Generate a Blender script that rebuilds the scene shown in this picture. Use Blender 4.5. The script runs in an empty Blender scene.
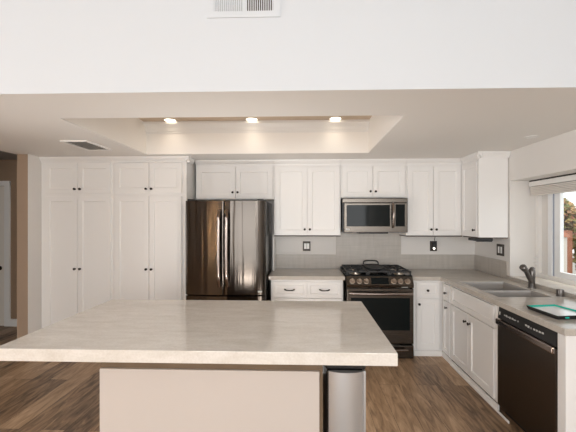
import bpy, bmesh, math, random
from mathutils import Vector, Matrix
random.seed(7)
I = 0.0254                      # every length below is in inches, scaled to metres on build
SC = bpy.context.scene
COL = SC.collection

# ------------------------------------------------------------------ camera, light, exposure
cam_data = bpy.data.cameras.new('camera'); cam = bpy.data.objects.new('camera', cam_data); COL.objects.link(cam)
cam_data.sensor_fit = 'HORIZONTAL'; cam_data.sensor_width = 36.0
cam_data.lens = 36.0 * 335.0 / 576.0
cam_data.shift_x = -6.0 / 576.0
cam_data.shift_y = 3.7 / 576.0
cam_data.clip_start = 0.05
cam.location = (0, 0, 61.6 * I)
cam.rotation_euler = (math.pi / 2, 0, 0.031)
SC.camera = cam

SC.view_settings.view_transform = 'Standard'
SC.view_settings.look = 'None'
SC.view_settings.gamma = 1.0
SC.view_settings.use_curve_mapping = False
SC.view_settings.exposure = 0.06

world = bpy.data.worlds.new('sky'); SC.world = world; world.use_nodes = True
wn = world.node_tree.nodes; wl = world.node_tree.links
sky = wn.new('ShaderNodeTexSky'); sky.sky_type = 'HOSEK_WILKIE'; sky.turbidity = 4.0; sky.ground_albedo = 0.5
sky.sun_direction = (0.5, 0.2, 0.75)
mixw = wn.new('ShaderNodeMix'); mixw.data_type = 'RGBA'; mixw.inputs[0].default_value = 0.92
mixw.inputs[7].default_value = (1.0, 1.0, 1.0, 1)
wl.new(sky.outputs[0], mixw.inputs[6])
bg = wn['Background']; bg.inputs[1].default_value = 1.7
wl.new(mixw.outputs[2], bg.inputs[0])

def light(name, kind, loc, energy, color=(1, 1, 1), target=None, **kw):
    d = bpy.data.lights.new(name, kind); d.energy = energy; d.color = color
    for k, v in kw.items(): setattr(d, k, v)
    o = bpy.data.objects.new(name, d); COL.objects.link(o)
    o.location = Vector(loc) * I
    if target is not None:
        o.rotation_euler = (Vector(target) * I - o.location).to_track_quat('-Z', 'Y').to_euler()
    return o

# daylight through the living room's glass doors behind the camera, the sun on the garden, and added fill lights
light('patio_door_daylight', 'AREA', (-30, -146, 56), 96, (0.95, 0.98, 1.0), (-10, 0, 80), shape='RECTANGLE', size=110 * I, size_y=84 * I)
light('living_window_daylight', 'AREA', (60, -146, 75), 50, (0.95, 0.98, 1.0), (60, 0, 85), shape='RECTANGLE', size=50 * I, size_y=60 * I)
light('added_side_light', 'AREA', (-226, 20, 44), 115, (0.97, 0.98, 1.0), (-60, 50, 72), shape='RECTANGLE', size=90 * I, size_y=76 * I)  # added unseen light on the left, lifts the low ceiling
light('camera_flash', 'AREA', (2, -4, 72), 3, (1.0, 0.98, 0.95), (0, 100, 76), shape='DISK', size=6 * I)
light('added_fill_light', 'POINT', (0, 112, 16), 10, (1.0, 0.95, 0.9), shadow_soft_size=7 * I)  # added lamp hidden behind the island, brightens doors and floor
light('added_uplight', 'AREA', (-26, 113, 30), 8.5, (1.0, 0.97, 0.93), (-24, 114, 91), shape='DISK', size=13 * I)  # added upward lamp hidden behind the island, lifts ceiling and wall cabinets
# warm bulbs of the living room lamp behind the camera
for lx, lz in ((-97, 62), (-99, 38), (-106, 62)):
    light('living_lamp_bulb', 'POINT', (lx, -60, lz), 14, (1.0, 0.62, 0.30), shadow_soft_size=1.6 * I)
sun = light('sun', 'SUN', (300, 100, 300), 1.6, (1.0, 0.95, 0.88), (250, 190, 0), angle=0.01)

# ------------------------------------------------------------------ materials
def new_mat(name):
    m = bpy.data.materials.new(name); m.use_nodes = True
    return m, m.node_tree.nodes, m.node_tree.links, m.node_tree.nodes['Principled BSDF']

def mat(name, col, rough=0.5, metal=0.0, spec=0.5, bump=0.0, bscale=200.0, vary=0.0, vscale=3.0, **kw):
    m, n, l, p = new_mat(name)
    p.inputs['Base Color'].default_value = (*col, 1)
    p.inputs['Roughness'].default_value = rough
    p.inputs['Metallic'].default_value = metal
    p.inputs['Specular IOR Level'].default_value = spec
    tc = n.new('ShaderNodeTexCoord')
    if vary:
        nz = n.new('ShaderNodeTexNoise'); nz.inputs['Scale'].default_value = vscale; nz.inputs['Detail'].default_value = 4
        l.new(tc.outputs['Object'], nz.inputs['Vector'])
        mr = n.new('ShaderNodeMapRange'); mr.inputs[3].default_value = 1 - vary; mr.inputs[4].default_value = 1 + vary
        l.new(nz.outputs[0], mr.inputs[0])
        hs = n.new('ShaderNodeHueSaturation'); hs.inputs['Color'].default_value = (*col, 1)
        l.new(mr.outputs[0], hs.inputs['Value']); l.new(hs.outputs[0], p.inputs['Base Color'])
    if bump:
        nb = n.new('ShaderNodeTexNoise'); nb.inputs['Scale'].default_value = bscale; nb.inputs['Detail'].default_value = 2
        l.new(tc.outputs['Object'], nb.inputs['Vector'])
        b = n.new('ShaderNodeBump'); b.inputs['Strength'].default_value = bump; b.inputs['Distance'].default_value = 0.002
        l.new(nb.outputs[0], b.inputs['Height']); l.new(b.outputs[0], p.inputs['Normal'])
    return m

def brushed(name, col, rough=0.25, aniso=0.7, rot=0.0, wave=0.0):
    m, n, l, p = new_mat(name)
    p.inputs['Base Color'].default_value = (*col, 1); p.inputs['Metallic'].default_value = 1.0
    p.inputs['Roughness'].default_value = rough
    p.inputs['Anisotropic'].default_value = aniso; p.inputs['Anisotropic Rotation'].default_value = rot
    tg = n.new('ShaderNodeTangent'); tg.direction_type = 'RADIAL'; tg.axis = 'Z'
    l.new(tg.outputs[0], p.inputs['Tangent'])
    tc = n.new('ShaderNodeTexCoord'); mp = n.new('ShaderNodeMapping'); mp.inputs['Scale'].default_value = (2, 2, 600)
    nz = n.new('ShaderNodeTexNoise'); nz.inputs['Scale'].default_value = 1.0; nz.inputs['Detail'].default_value = 2
    l.new(tc.outputs['Object'], mp.inputs[0]); l.new(mp.outputs[0], nz.inputs['Vector'])
    mr = n.new('ShaderNodeMapRange'); mr.inputs[3].default_value = rough * 0.8; mr.inputs[4].default_value = rough * 1.25
    l.new(nz.outputs[0], mr.inputs[0]); l.new(mr.outputs[0], p.inputs['Roughness'])
    if wave:
        m2 = n.new('ShaderNodeMapping'); m2.inputs['Scale'].default_value = (14, 14, 0.5); l.new(tc.outputs['Object'], m2.inputs[0])
        w = n.new('ShaderNodeTexNoise'); w.inputs['Scale'].default_value = 1.0; w.inputs['Detail'].default_value = 2; l.new(m2.outputs[0], w.inputs['Vector'])
        b = n.new('ShaderNodeBump'); b.inputs['Strength'].default_value = wave; b.inputs['Distance'].default_value = 0.01
        l.new(w.outputs[0], b.inputs['Height']); l.new(b.outputs[0], p.inputs['Normal'])
    return m

def quartz_mat(name, c_lo, c_hi, rough=0.16):
    m, n, l, p = new_mat(name)
    tc = n.new('ShaderNodeTexCoord'); mp = n.new('ShaderNodeMapping'); mp.inputs['Scale'].default_value = (1.3, 4.5, 3.0)
    mp.inputs['Rotation'].default_value = (0, 0, 0.12)
    l.new(tc.outputs['Object'], mp.inputs[0])
    a = n.new('ShaderNodeTexNoise'); a.inputs['Scale'].default_value = 3.5; a.inputs['Detail'].default_value = 9; a.inputs['Roughness'].default_value = 0.68
    a.inputs['Distortion'].default_value = 0.6
    l.new(mp.outputs[0], a.inputs['Vector'])
    b = n.new('ShaderNodeTexNoise'); b.inputs['Scale'].default_value = 90; b.inputs['Detail'].default_value = 3
    l.new(tc.outputs['Object'], b.inputs['Vector'])
    mx = n.new('ShaderNodeMix'); mx.data_type = 'FLOAT'; mx.inputs[0].default_value = 0.3
    l.new(a.outputs[0], mx.inputs[2]); l.new(b.outputs[0], mx.inputs[3])
    r = n.new('ShaderNodeValToRGB'); r.color_ramp.elements[0].position = 0.36; r.color_ramp.elements[1].position = 0.64
    r.color_ramp.elements[0].color = (*c_lo, 1); r.color_ramp.elements[1].color = (*c_hi, 1)
    l.new(mx.outputs[0], r.inputs[0]); l.new(r.outputs[0], p.inputs['Base Color'])
    p.inputs['Roughness'].default_value = rough
    return m

def wood_floor_mat():
    m, n, l, p = new_mat('wood_plank_floor')
    tc = n.new('ShaderNodeTexCoord'); sp = n.new('ShaderNodeSeparateXYZ'); l.new(tc.outputs['Object'], sp.inputs[0])
    cb = n.new('ShaderNodeCombineXYZ'); l.new(sp.outputs['Y'], cb.inputs[0]); l.new(sp.outputs['X'], cb.inputs[1])
    br = n.new('ShaderNodeTexBrick'); l.new(cb.outputs[0], br.inputs['Vector'])
    br.inputs['Scale'].default_value = 1.0; br.inputs['Brick Width'].default_value = 48 * I; br.inputs['Row Height'].default_value = 7 * I
    br.inputs['Mortar Size'].default_value = 0.0012; br.inputs['Mortar Smooth'].default_value = 0.2; br.offset = 0.37
    br.inputs['Color1'].default_value = (0, 0, 0, 1); br.inputs['Color2'].default_value = (1, 1, 1, 1); br.inputs['Mortar'].default_value = (0.5, 0.5, 0.5, 1)
    # grain: stretched along the plank, shifted per plank
    mv = n.new('ShaderNodeVectorMath'); mv.operation = 'MULTIPLY'; mv.inputs[1].default_value = (1.5, 9, 1); l.new(cb.outputs[0], mv.inputs[0])
    ad = n.new('ShaderNodeVectorMath'); ad.operation = 'ADD'; l.new(mv.outputs[0], ad.inputs[0])
    sc = n.new('ShaderNodeVectorMath'); sc.operation = 'SCALE'; sc.inputs['Scale'].default_value = 17; l.new(br.outputs['Color'], sc.inputs[0])
    l.new(sc.outputs[0], ad.inputs[1])
    g = n.new('ShaderNodeTexNoise'); g.inputs['Scale'].default_value = 2.2; g.inputs['Detail'].default_value = 8; g.inputs['Roughness'].default_value = 0.62; g.inputs['Distortion'].default_value = 1.2
    l.new(ad.outputs[0], g.inputs['Vector'])
    mix = n.new('ShaderNodeMix'); mix.data_type = 'FLOAT'; mix.inputs[0].default_value = 0.24
    l.new(g.outputs[0], mix.inputs[2]); l.new(br.outputs['Color'], mix.inputs[3])
    r = n.new('ShaderNodeValToRGB'); e = r.color_ramp.elements
    e[0].position = 0.30; e[0].color = (0.09, 0.052, 0.03, 1); e[1].position = 0.70; e[1].color = (0.53, 0.36, 0.225, 1)
    x = e.new(0.5); x.color = (0.315, 0.20, 0.115, 1)
    l.new(mix.outputs[0], r.inputs[0])
    # knots
    v = n.new('ShaderNodeTexVoronoi'); v.inputs['Scale'].default_value = 1.0
    kv = n.new('ShaderNodeVectorMath'); kv.operation = 'MULTIPLY'; kv.inputs[1].default_value = (2.2, 5.2, 1); l.new(cb.outputs[0], kv.inputs[0]); l.new(kv.outputs[0], v.inputs['Vector'])
    kr = n.new('ShaderNodeMapRange'); kr.inputs[1].default_value = 0.03; kr.inputs[2].default_value = 0.2; kr.inputs[3].default_value = 0.3; kr.inputs[4].default_value = 1.0
    l.new(v.outputs['Distance'], kr.inputs[0])
    km = n.new('ShaderNodeMix'); km.data_type = 'RGBA'; km.blend_type = 'MULTIPLY'; km.inputs[0].default_value = 1
    l.new(r.outputs[0], km.inputs[6]); l.new(kr.outputs[0], km.inputs[7])
    mm = n.new('ShaderNodeMix'); mm.data_type = 'RGBA'; l.new(br.outputs['Fac'], mm.inputs[0]); l.new(km.outputs[2], mm.inputs[6]); mm.inputs[7].default_value = (0.03, 0.018, 0.01, 1)
    l.new(mm.outputs[2], p.inputs['Base Color'])
    p.inputs['Roughness'].default_value = 0.42; p.inputs['Specular IOR Level'].default_value = 0.35
    b = n.new('ShaderNodeBump'); b.inputs['Strength'].default_value = 0.15; b.inputs['Distance'].default_value = 0.002
    l.new(g.outputs[0], b.inputs['Height']); l.new(b.outputs[0], p.inputs['Normal'])
    return m

def tile_mat():
    m, n, l, p = new_mat('grey_linen_tile')
    tc = n.new('ShaderNodeTexCoord'); sp = n.new('ShaderNodeSeparateXYZ'); l.new(tc.outputs['Object'], sp.inputs[0])
    a = n.new('ShaderNodeMath'); a.operation = 'ADD'; l.new(sp.outputs['X'], a.inputs[0]); l.new(sp.outputs['Y'], a.inputs[1])
    cb = n.new('ShaderNodeCombineXYZ'); l.new(a.outputs[0], cb.inputs[0]); l.new(sp.outputs['Z'], cb.inputs[1])
    h = n.new('ShaderNodeVectorMath'); h.operation = 'MULTIPLY'; h.inputs[1].default_value = (3, 34, 1); l.new(cb.outputs[0], h.inputs[0])
    v = n.new('ShaderNodeVectorMath'); v.operation = 'MULTIPLY'; v.inputs[1].default_value = (26, 3, 1); l.new(cb.outputs[0], v.inputs[0])
    n1 = n.new('ShaderNodeTexNoise'); n1.inputs['Scale'].default_value = 1; n1.inputs['Detail'].default_value = 5; l.new(h.outputs[0], n1.inputs['Vector'])
    n2 = n.new('ShaderNodeTexNoise'); n2.inputs['Scale'].default_value = 1; n2.inputs['Detail'].default_value = 5; l.new(v.outputs[0], n2.inputs['Vector'])
    mx = n.new('ShaderNodeMix'); mx.data_type = 'FLOAT'; mx.inputs[0].default_value = 0.5; l.new(n1.outputs[0], mx.inputs[2]); l.new(n2.outputs[0], mx.inputs[3])
    r = n.new('ShaderNodeValToRGB'); e = r.color_ramp.elements
    e[0].position = 0.34; e[0].color = (0.44, 0.405, 0.36, 1); e[1].position = 0.66; e[1].color = (0.53, 0.49, 0.445, 1)
    l.new(mx.outputs[0], r.inputs[0])
    br = n.new('ShaderNodeTexBrick'); br.inputs['Scale'].default_value = 1; br.inputs['Brick Width'].default_value = 24 * I; br.inputs['Row Height'].default_value = 12 * I
    br.inputs['Mortar Size'].default_value = 0.0016; br.offset = 0.5
    sh = n.new('ShaderNodeVectorMath'); sh.operation = 'ADD'; sh.inputs[1].default_value = (0.1, 0.3, 0); l.new(cb.outputs[0], sh.inputs[0]); l.new(sh.outputs[0], br.inputs['Vector'])
    mm = n.new('ShaderNodeMix'); mm.data_type = 'RGBA'; l.new(br.outputs['Fac'], mm.inputs[0]); l.new(r.outputs[0], mm.inputs[6]); mm.inputs[7].default_value = (0.40, 0.375, 0.34, 1)
    l.new(mm.outputs[2], p.inputs['Base Color']); p.inputs['Roughness'].default_value = 0.35
    return m

def glass_mat(name, tint=(1, 1, 1)):
    m, n, l, p = new_mat(name); n.remove(p)
    t = n.new('ShaderNodeBsdfTransparent'); t.inputs[0].default_value = (*tint, 1)
    g = n.new('ShaderNodeBsdfGlossy'); g.inputs['Roughness'].default_value = 0.02
    fr = n.new('ShaderNodeValue'); fr.outputs[0].default_value = 0.05
    mx = n.new('ShaderNodeMixShader'); l.new(fr.outputs[0], mx.inputs[0]); l.new(t.outputs[0], mx.inputs[1]); l.new(g.outputs[0], mx.inputs[2])
    l.new(mx.outputs[0], n['Material Output'].inputs[0])
    return m

def emit_mat(name, col, s):
    m, n, l, p = new_mat(name)
    p.inputs['Base Color'].default_value = (*col, 1)
    p.inputs['Emission Color'].default_value = (*col, 1); p.inputs['Emission Strength'].default_value = s
    return m

def foliage_mat():
    m, n, l, p = new_mat('autumn_leaves')
    g = n.new('ShaderNodeNewGeometry'); r = n.new('ShaderNodeValToRGB'); e = r.color_ramp.elements
    e[0].position = 0; e[0].color = (0.13, 0.14, 0.03, 1); e[1].position = 1; e[1].color = (0.50, 0.36, 0.12, 1)
    a = e.new(0.35); a.color = (0.26, 0.22, 0.06, 1); b = e.new(0.65); b.color = (0.36, 0.13, 0.08, 1)
    l.new(g.outputs['Random Per Island'], r.inputs[0]); l.new(r.outputs[0], p.inputs['Base Color']); p.inputs['Roughness'].default_value = 0.6
    return m

M = {}
M['header_paint'] = mat('white_wall_paint', (0.625, 0.645, 0.665), 0.75, bump=0.05, bscale=120)
M['ceiling'] = mat('ceiling_paint', (0.82, 0.792, 0.755), 0.8, bump=0.12, bscale=60)
M['tray'] = mat('tray_wall_paint', (0.88, 0.845, 0.80), 0.7)
M['tray_top'] = mat('tan_tray_ceiling', (0.60, 0.48, 0.36), 0.8)  # tan base colour, darker than the tray walls
M['wall'] = mat('warm_white_wall_paint', (0.74, 0.71, 0.675), 0.7, bump=0.05, bscale=120)
M['hall'] = mat('brown_hall_paint', (0.30, 0.205, 0.135), 0.75, bump=0.05, bscale=120)
M['tan'] = mat('tan_wall_paint', (0.39, 0.285, 0.205), 0.75, bump=0.05, bscale=120)
M['hall_ceiling'] = mat('shaded_hall_ceiling', (0.35, 0.33, 0.33), 0.8)  # grey puts the unlit hall's shade into the ceiling colour
M['cab'] = mat('white_cabinet_lacquer', (0.815, 0.797, 0.775), 0.38)
M['trim'] = mat('white_trim_paint', (0.82, 0.80, 0.77), 0.4)
M['dark_wood'] = mat('brown_plywood', (0.16, 0.105, 0.06), 0.6, vary=0.25, vscale=8)
M['under'] = mat('shadow_strip_and_duct_brown', (0.06, 0.04, 0.03), 0.6)  # for the painted shadow strips below the cabinets and the vent duct
M['duct'] = mat('grey_duct', (0.22, 0.21, 0.20), 0.7)
M['island_panel'] = mat('blush_white_panel', (0.585, 0.52, 0.47), 0.45)
M['quartz'] = quartz_mat('pale_veined_quartz', (0.64, 0.585, 0.515), (0.78, 0.735, 0.675), 0.09)
M['counter'] = quartz_mat('greige_quartz', (0.43, 0.39, 0.34), (0.54, 0.495, 0.44), 0.16)
M['floor'] = wood_floor_mat()
M['tile'] = tile_mat()
M['black_steel'] = brushed('black_stainless_steel', (0.085, 0.073, 0.063), 0.17, 0.8, 0.25, 0.5)
M['dish_steel'] = brushed('dishwasher_black_stainless', (0.10, 0.082, 0.068), 0.3, 0.5)
M['range_steel'] = brushed('range_black_stainless', (0.115, 0.10, 0.086), 0.25, 0.6)
M['handle_steel'] = brushed('handle_bronze_steel', (0.30, 0.25, 0.225), 0.2, 0.3)
M['steel'] = mat('stainless_steel', (0.66, 0.665, 0.67), 0.3, 0.75)
M['sink'] = mat('satin_sink_steel', (0.40, 0.375, 0.355), 0.38, 0.3)
M['black'] = mat('black_plastic', (0.012, 0.011, 0.011), 0.35)
M['black_glass'] = mat('black_glass', (0.008, 0.010, 0.010), 0.06, spec=0.1)
M['iron'] = mat('cast_iron', (0.018, 0.018, 0.018), 0.5, bump=0.3, bscale=300)
M['knob'] = mat('oil_rubbed_bronze', (0.03, 0.022, 0.018), 0.35, 0.6)
M['faucet'] = mat('dark_bronze_metal', (0.15, 0.135, 0.125), 0.32, 0.8)
M['brass'] = mat('burner_alloy', (0.62, 0.54, 0.45), 0.3, 1.0)
M['range_knob'] = mat('champagne_knob_metal', (0.50, 0.42, 0.35), 0.28, 1.0)
M['white_plastic'] = mat('white_plastic', (0.85, 0.84, 0.81), 0.35)
M['plate'] = mat('dark_bronze_plate', (0.05, 0.04, 0.033), 0.4, 0.5)
M['lens'] = emit_mat('warm_lamp_lens', (1.0, 0.86, 0.66), 6.0)
M['night'] = emit_mat('night_light_lens', (1.0, 0.95, 0.85), 2.0)
M['glass'] = glass_mat('window_glass', (0.98, 1.0, 1.0))
M['vinyl'] = mat('white_vinyl', (0.82, 0.83, 0.84), 0.35)
M['grey_vinyl'] = mat('grey_window_track', (0.33, 0.37, 0.45), 0.4)
M['blind'] = mat('cream_blind_slats', (0.82, 0.77, 0.71), 0.5)
M['dark_gap'] = mat('dark_headrail_channel', (0.03, 0.025, 0.02), 0.7)
M['teal'] = mat('teal_glass_edge', (0.01, 0.42, 0.33), 0.1)
M['painted_reflection'] = mat('painted_reflection_glass', (0.80, 0.81, 0.81), 0.05, spec=0.8)  # pale colour paints the window's reflection onto the tray glass
M['leaf'] = foliage_mat()
M['bark'] = mat('shrub_bark', (0.14, 0.09, 0.06), 0.8)
M['stucco'] = mat('pale_stucco', (0.62, 0.56, 0.50), 0.85, bump=0.3, bscale=80)
M['terracotta'] = mat('terracotta', (0.50, 0.22, 0.14), 0.8, vary=0.2, vscale=6)
M['redwood'] = mat('redwood_fence', (0.42, 0.17, 0.10), 0.7, vary=0.3, vscale=5)
M['ground'] = mat('patio_concrete', (0.30, 0.28, 0.25), 0.9, vary=0.1, vscale=2)
M['mark'] = mat('light_grey_marking', (0.55, 0.55, 0.53), 0.5)
M['drywood'] = mat('hall_door_paint', (0.80, 0.74, 0.66), 0.5)

# ------------------------------------------------------------------ mesh builder (inches)
class MB:
    def __init__(s): s.bm = bmesh.new()
    def box(s, x0, x1, y0, y1, z0, z1, bev=0.0, seg=2):
        b = bmesh.new(); bmesh.ops.create_cube(b, size=1.0)
        for v in b.verts:
            v.co = Vector(((x0 + x1) / 2 + v.co.x * (x1 - x0), (y0 + y1) / 2 + v.co.y * (y1 - y0), (z0 + z1) / 2 + v.co.z * (z1 - z0)))
        if bev: bmesh.ops.bevel(b, geom=b.edges[:], offset=bev, segments=seg, profile=0.5, affect='EDGES', clamp_overlap=True)
        return s.merge(b)
    def merge(s, b):
        me = bpy.data.meshes.new('t'); b.to_mesh(me); b.free(); s.bm.from_mesh(me); bpy.data.meshes.remove(me); return s
    def loops(s, rings, cap0=True, cap1=True, closed=True):
        vr = [[s.bm.verts.new(p) for p in r] for r in rings]
        n = len(vr[0])
        for a, b in zip(vr, vr[1:]):
            for i in range(n if closed else n - 1):
                j = (i + 1) % n
                try: s.bm.faces.new((a[i], a[j], b[j], b[i]))
                except ValueError: pass
        if cap0: s.bm.faces.new(list(reversed(vr[0])))
        if cap1: s.bm.faces.new(vr[-1])
        return s
    def shaker(s, mp, u0, u1, w0, w1, prof):
        """concentric rectangles: prof is a list of (inset, height)"""
        rings = []
        for ins, d in prof:
            rings.append([mp(u0 + ins, w0 + ins, d), mp(u1 - ins, w0 + ins, d), mp(u1 - ins, w1 - ins, d), mp(u0 + ins, w1 - ins, d)])
        return s.loops(rings)
    def cyl(s, p0, p1, r0, r1=None, n=20):
        r1 = r0 if r1 is None else r1
        return s.lathe(p0, p1, [(0, r0), (1, r1)], n)
    def lathe(s, p0, p1, prof, n=20):
        p0 = Vector(p0); p1 = Vector(p1); ax = p1 - p0
        q = ax.to_track_quat('Z', 'Y'); rings = []
        for t, r in prof:
            c = p0 + ax * t
            rings.append([c + q @ Vector((r * math.cos(2 * math.pi * k / n), r * math.sin(2 * math.pi * k / n), 0)) for k in range(n)])
        return s.loops(rings)
    def tube(s, pts, r, n=10):
        pts = [Vector(p) for p in pts]; rings = []
        rs = r if isinstance(r, (list, tuple)) else [r] * len(pts)
        up = Vector((0.123, 0.31, 0.94)).normalized()
        for i, p in enumerate(pts):
            t = (pts[min(i + 1, len(pts) - 1)] - pts[max(i - 1, 0)]).normalized()
            a = t.cross(up)
            if a.length < 1e-3: a = t.cross(Vector((1, 0, 0)))
            a.normalize(); b = t.cross(a).normalized(); up = -a.cross(t) if False else up
            rings.append([p + (a * math.cos(2 * math.pi * k / n) + b * math.sin(2 * math.pi * k / n)) * rs[i] for k in range(n)])
        return s.loops(rings)
    def prism(s, poly, mp, w0, w1):
        """extrude a polygon; mp(a, b, w) gives the point"""
        return s.loops([[mp(a, b, w0) for a, b in poly], [mp(a, b, w1) for a, b in poly]])
    def cells(s, xs, ys, keep, z0, z1):
        vt = {}; vb = {}
        def g(d, i, j, z):
            if (i, j) not in d: d[(i, j)] = s.bm.verts.new((xs[i], ys[j], z))
            return d[(i, j)]
        nx, ny = len(xs) - 1, len(ys) - 1
        K = lambda i, j: 0 <= i < nx and 0 <= j < ny and keep(i, j)
        for i in range(nx):
            for j in range(ny):
                if not K(i, j): continue
                c = [(i, j), (i + 1, j), (i + 1, j + 1), (i, j + 1)]
                s.bm.faces.new([g(vt, *q, z1) for q in c]); s.bm.faces.new([g(vb, *q, z0) for q in reversed(c)])
                for (di, dj), e in (((0, -1), (0, 1)), ((1, 0), (1, 2)), ((0, 1), (2, 3)), ((-1, 0), (3, 0))):
                    if not K(i + di, j + dj):
                        a, b = c[e[0]], c[e[1]]
                        s.bm.faces.new([g(vt, *b, z1), g(vt, *a, z1), g(vb, *a, z0), g(vb, *b, z0)])
        return s
    def build(s, name, m, parent=None, origin=None, smooth=False, recalc=True, kind=None, label=None, bevel=0.0):
        if recalc: bmesh.ops.recalc_face_normals(s.bm, faces=s.bm.faces)
        org = Vector((0, 0, 0))
        root = parent
        while root is not None and root.parent is not None: root = root.parent
        if root is not None: org = Vector(root['o'])
        elif origin is not None: org = Vector(origin)
        for v in s.bm.verts: v.co = (v.co - org) * I
        if smooth:
            for f in s.bm.faces: f.smooth = True
        me = bpy.data.meshes.new(name); s.bm.to_mesh(me); s.bm.free()
        o = bpy.data.objects.new(name, me); COL.objects.link(o)
        for mm in (m if isinstance(m, (list, tuple)) else [m]): me.materials.append(mm)
        if parent is None:
            o.location = org * I; o['o'] = tuple(org)
        else: o.parent = parent
        if smooth:
            md = o.modifiers.new('edges', 'EDGE_SPLIT'); md.split_angle = math.radians(38)
        if bevel:
            md = o.modifiers.new('bevel', 'BEVEL'); md.width = bevel * I; md.segments = 3; md.limit_method = 'ANGLE'; md.angle_limit = math.radians(50)
        if kind: o['kind'] = kind
        if label: o['label'] = label
        return o

def tag(o, label, cat, group=None):
    o['label'] = label; o['category'] = cat
    if group: o['group'] = group
    return o
def thing(name, label, cat, loc, group=None):
    o = bpy.data.objects.new(name, None); COL.objects.link(o); o.empty_display_size = 0.1
    o.location = Vector(loc) * I; o['o'] = tuple(float(c) for c in loc)
    return tag(o, label, cat, group)
def copy_part(src, parent, loc):
    """another instance of a part that shares its mesh, placed at loc (inches, world)"""
    c = src.copy(); COL.objects.link(c); c.parent = parent
    root = parent
    while root.parent is not None: root = root.parent
    c.location = (Vector(loc) - Vector(root['o'])) * I
    return c
def struct(mb, name, m, **kw): return mb.build(name, m, kind='structure', **kw)

fY = lambda y: (lambda u, w, d: Vector((u, y - d, w)))       # a front that faces the camera
fX = lambda x: (lambda u, w, d: Vector((x - d, u, w)))       # a front that faces left

# ------------------------------------------------------------------ the shell
WB, WR, CE = 176.5, 88.3, 91.0
struct(MB().box(-230, 100, -150, 190, -2, 0), 'floor', M['floor'])
struct(MB().box(-124, 101.5, WB, WB + 5, 0, 108), 'wall_back', M['wall'])
w = MB()
w.box(WR, 101.5, -150, 86, 0, 131); w.box(WR, 101.5, 86, 146.7, 0, 37.0); w.box(WR, 101.5, 86, 146.7, 78.2, 131); w.box(WR, 101.5, 146.7, WB + 5, 0, 131)
struct(w, 'wall_right', M['wall'])
# stub wall at the left of the pantry: tan hall paint on its end, white towards the kitchen
st = struct(MB().box(-129, -124, 146.5, 190, 0, CE), 'wall_left', [M['wall'], M['tan']])
for p in st.data.polygons:
    if p.normal.y < -0.5 or p.normal.x < -0.5: p.material_index = 1
struct(MB().box(-230, -129, 189, 194, 0, 131), 'wall_hall', M['hall'])
struct(MB().box(-230, -140, 76.3, 80.3, 0, CE), 'wall_light_blocker', M['wall'])  # added wall out of view, keeps the left-hand light out of the hall
w = MB(); w.box(-235, -230, -150, -25, 0, 131); w.box(-235, -230, 65, 194, 0, 131); w.box(-235, -230, -25, 65, 0, 8); w.box(-235, -230, -25, 65, 88, 131)
struct(w, 'wall_far_left', M['tan'])
w = MB(); w.box(-230, -85, -155, -150, 0, 131); w.box(25, 35, -155, -150, 0, 131); w.box(85, 100, -155, -150, 0, 131)
w.box(-85, 25, -155, -150, 108, 131); w.box(35, 85, -155, -150, 105, 131); w.box(35, 85, -155, -150, 0, 45)
struct(w, 'wall_rear', M['wall'])
hd = struct(MB().box(-230, WR, 76.3, 80.3, CE, 131), 'wall_front', [M['header_paint'], M['ceiling']])
for p in hd.data.polygons:
    if p.normal.z < -0.5: p.material_index = 1
struct(MB().box(-230, 100, -155, 80, 131, 134), 'ceiling_living', M['header_paint'])
struct(MB().box(-230, -129.6, 80.3, 189, 96.4, 99), 'ceiling_hall', M['hall_ceiling'])
TX0, TX1, TY0, TY1, TZ = -71.0, 28.2, 95.2, 148.5, 105.0
c = MB()
xs = [-129.5, TX0, TX1, WR]; ys = [80.3, TY0, TY1, WB]
c.cells(xs, ys, lambda i, j: not (i == 1 and j == 1), CE, CE + 0.3)
struct(c, 'ceiling', M['ceiling'])
c = MB(); c.cells([TX0 - 3, TX0, TX1, TX1 + 3], [TY0 - 3, TY0, TY1, TY1 + 3], lambda i, j: not (i == 1 and j == 1), CE + 0.3, TZ)
struct(c, 'wall_tray', M['tray'])
struct(MB().box(TX0 - 3, TX1 + 3, TY0 - 3, TY1 + 3, TZ, TZ + 2), 'ceiling_tray', M['tray_top'])
# crown along the back of the tray
c = MB(); prof = [(0.0, 100.2), (0.35, 100.2), (0.45, 101.0), (0.8, 101.2), (1.2, 102.4), (2.4, 103.6), (2.9, 103.9), (3.0, 104.9), (0.0, 104.9)]
c.prism(prof, lambda a, b, w: Vector((w, TY1 - 0.01 - a, b)), TX0 + 0.02, TX1 - 0.02)
struct(c, 'trim_1', M['trim'])
# hall door, its casing and the hall baseboard
d = struct(MB().shaker(fY(188.9), -206, -173.4, 0.3, 81, [(0, 0), (0, 0.5), (4.5, 0.5), (5.2, 0.2)]), 'door_1', M['drywood'])
k = MB(); k.lathe((-176, 188.4, 33.6), (-176, 185.2, 33.6), [(0, 1.3), (0.1, 1.3), (0.12, 0.5), (0.45, 0.5), (0.5, 1.0), (0.75, 1.25), (0.95, 0.9), (1, 0.4)])
k.build('door_knob', M['knob'], d, smooth=True, label='dark round door knob')
c = MB(); c.box(-173.2, -170, 188, 188.98, 0, 83.4, 0.15); c.box(-209, -206.2, 188, 188.98, 0, 83.4, 0.15); c.box(-209, -170, 187.9, 188.98, 81.2, 84, 0.15)
struct(c, 'trim_2', M['trim'])
struct(MB().box(-170, -129.1, 188, 188.98, 0, 4.2, 0.12), 'baseboard_hall', M['trim'])

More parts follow.
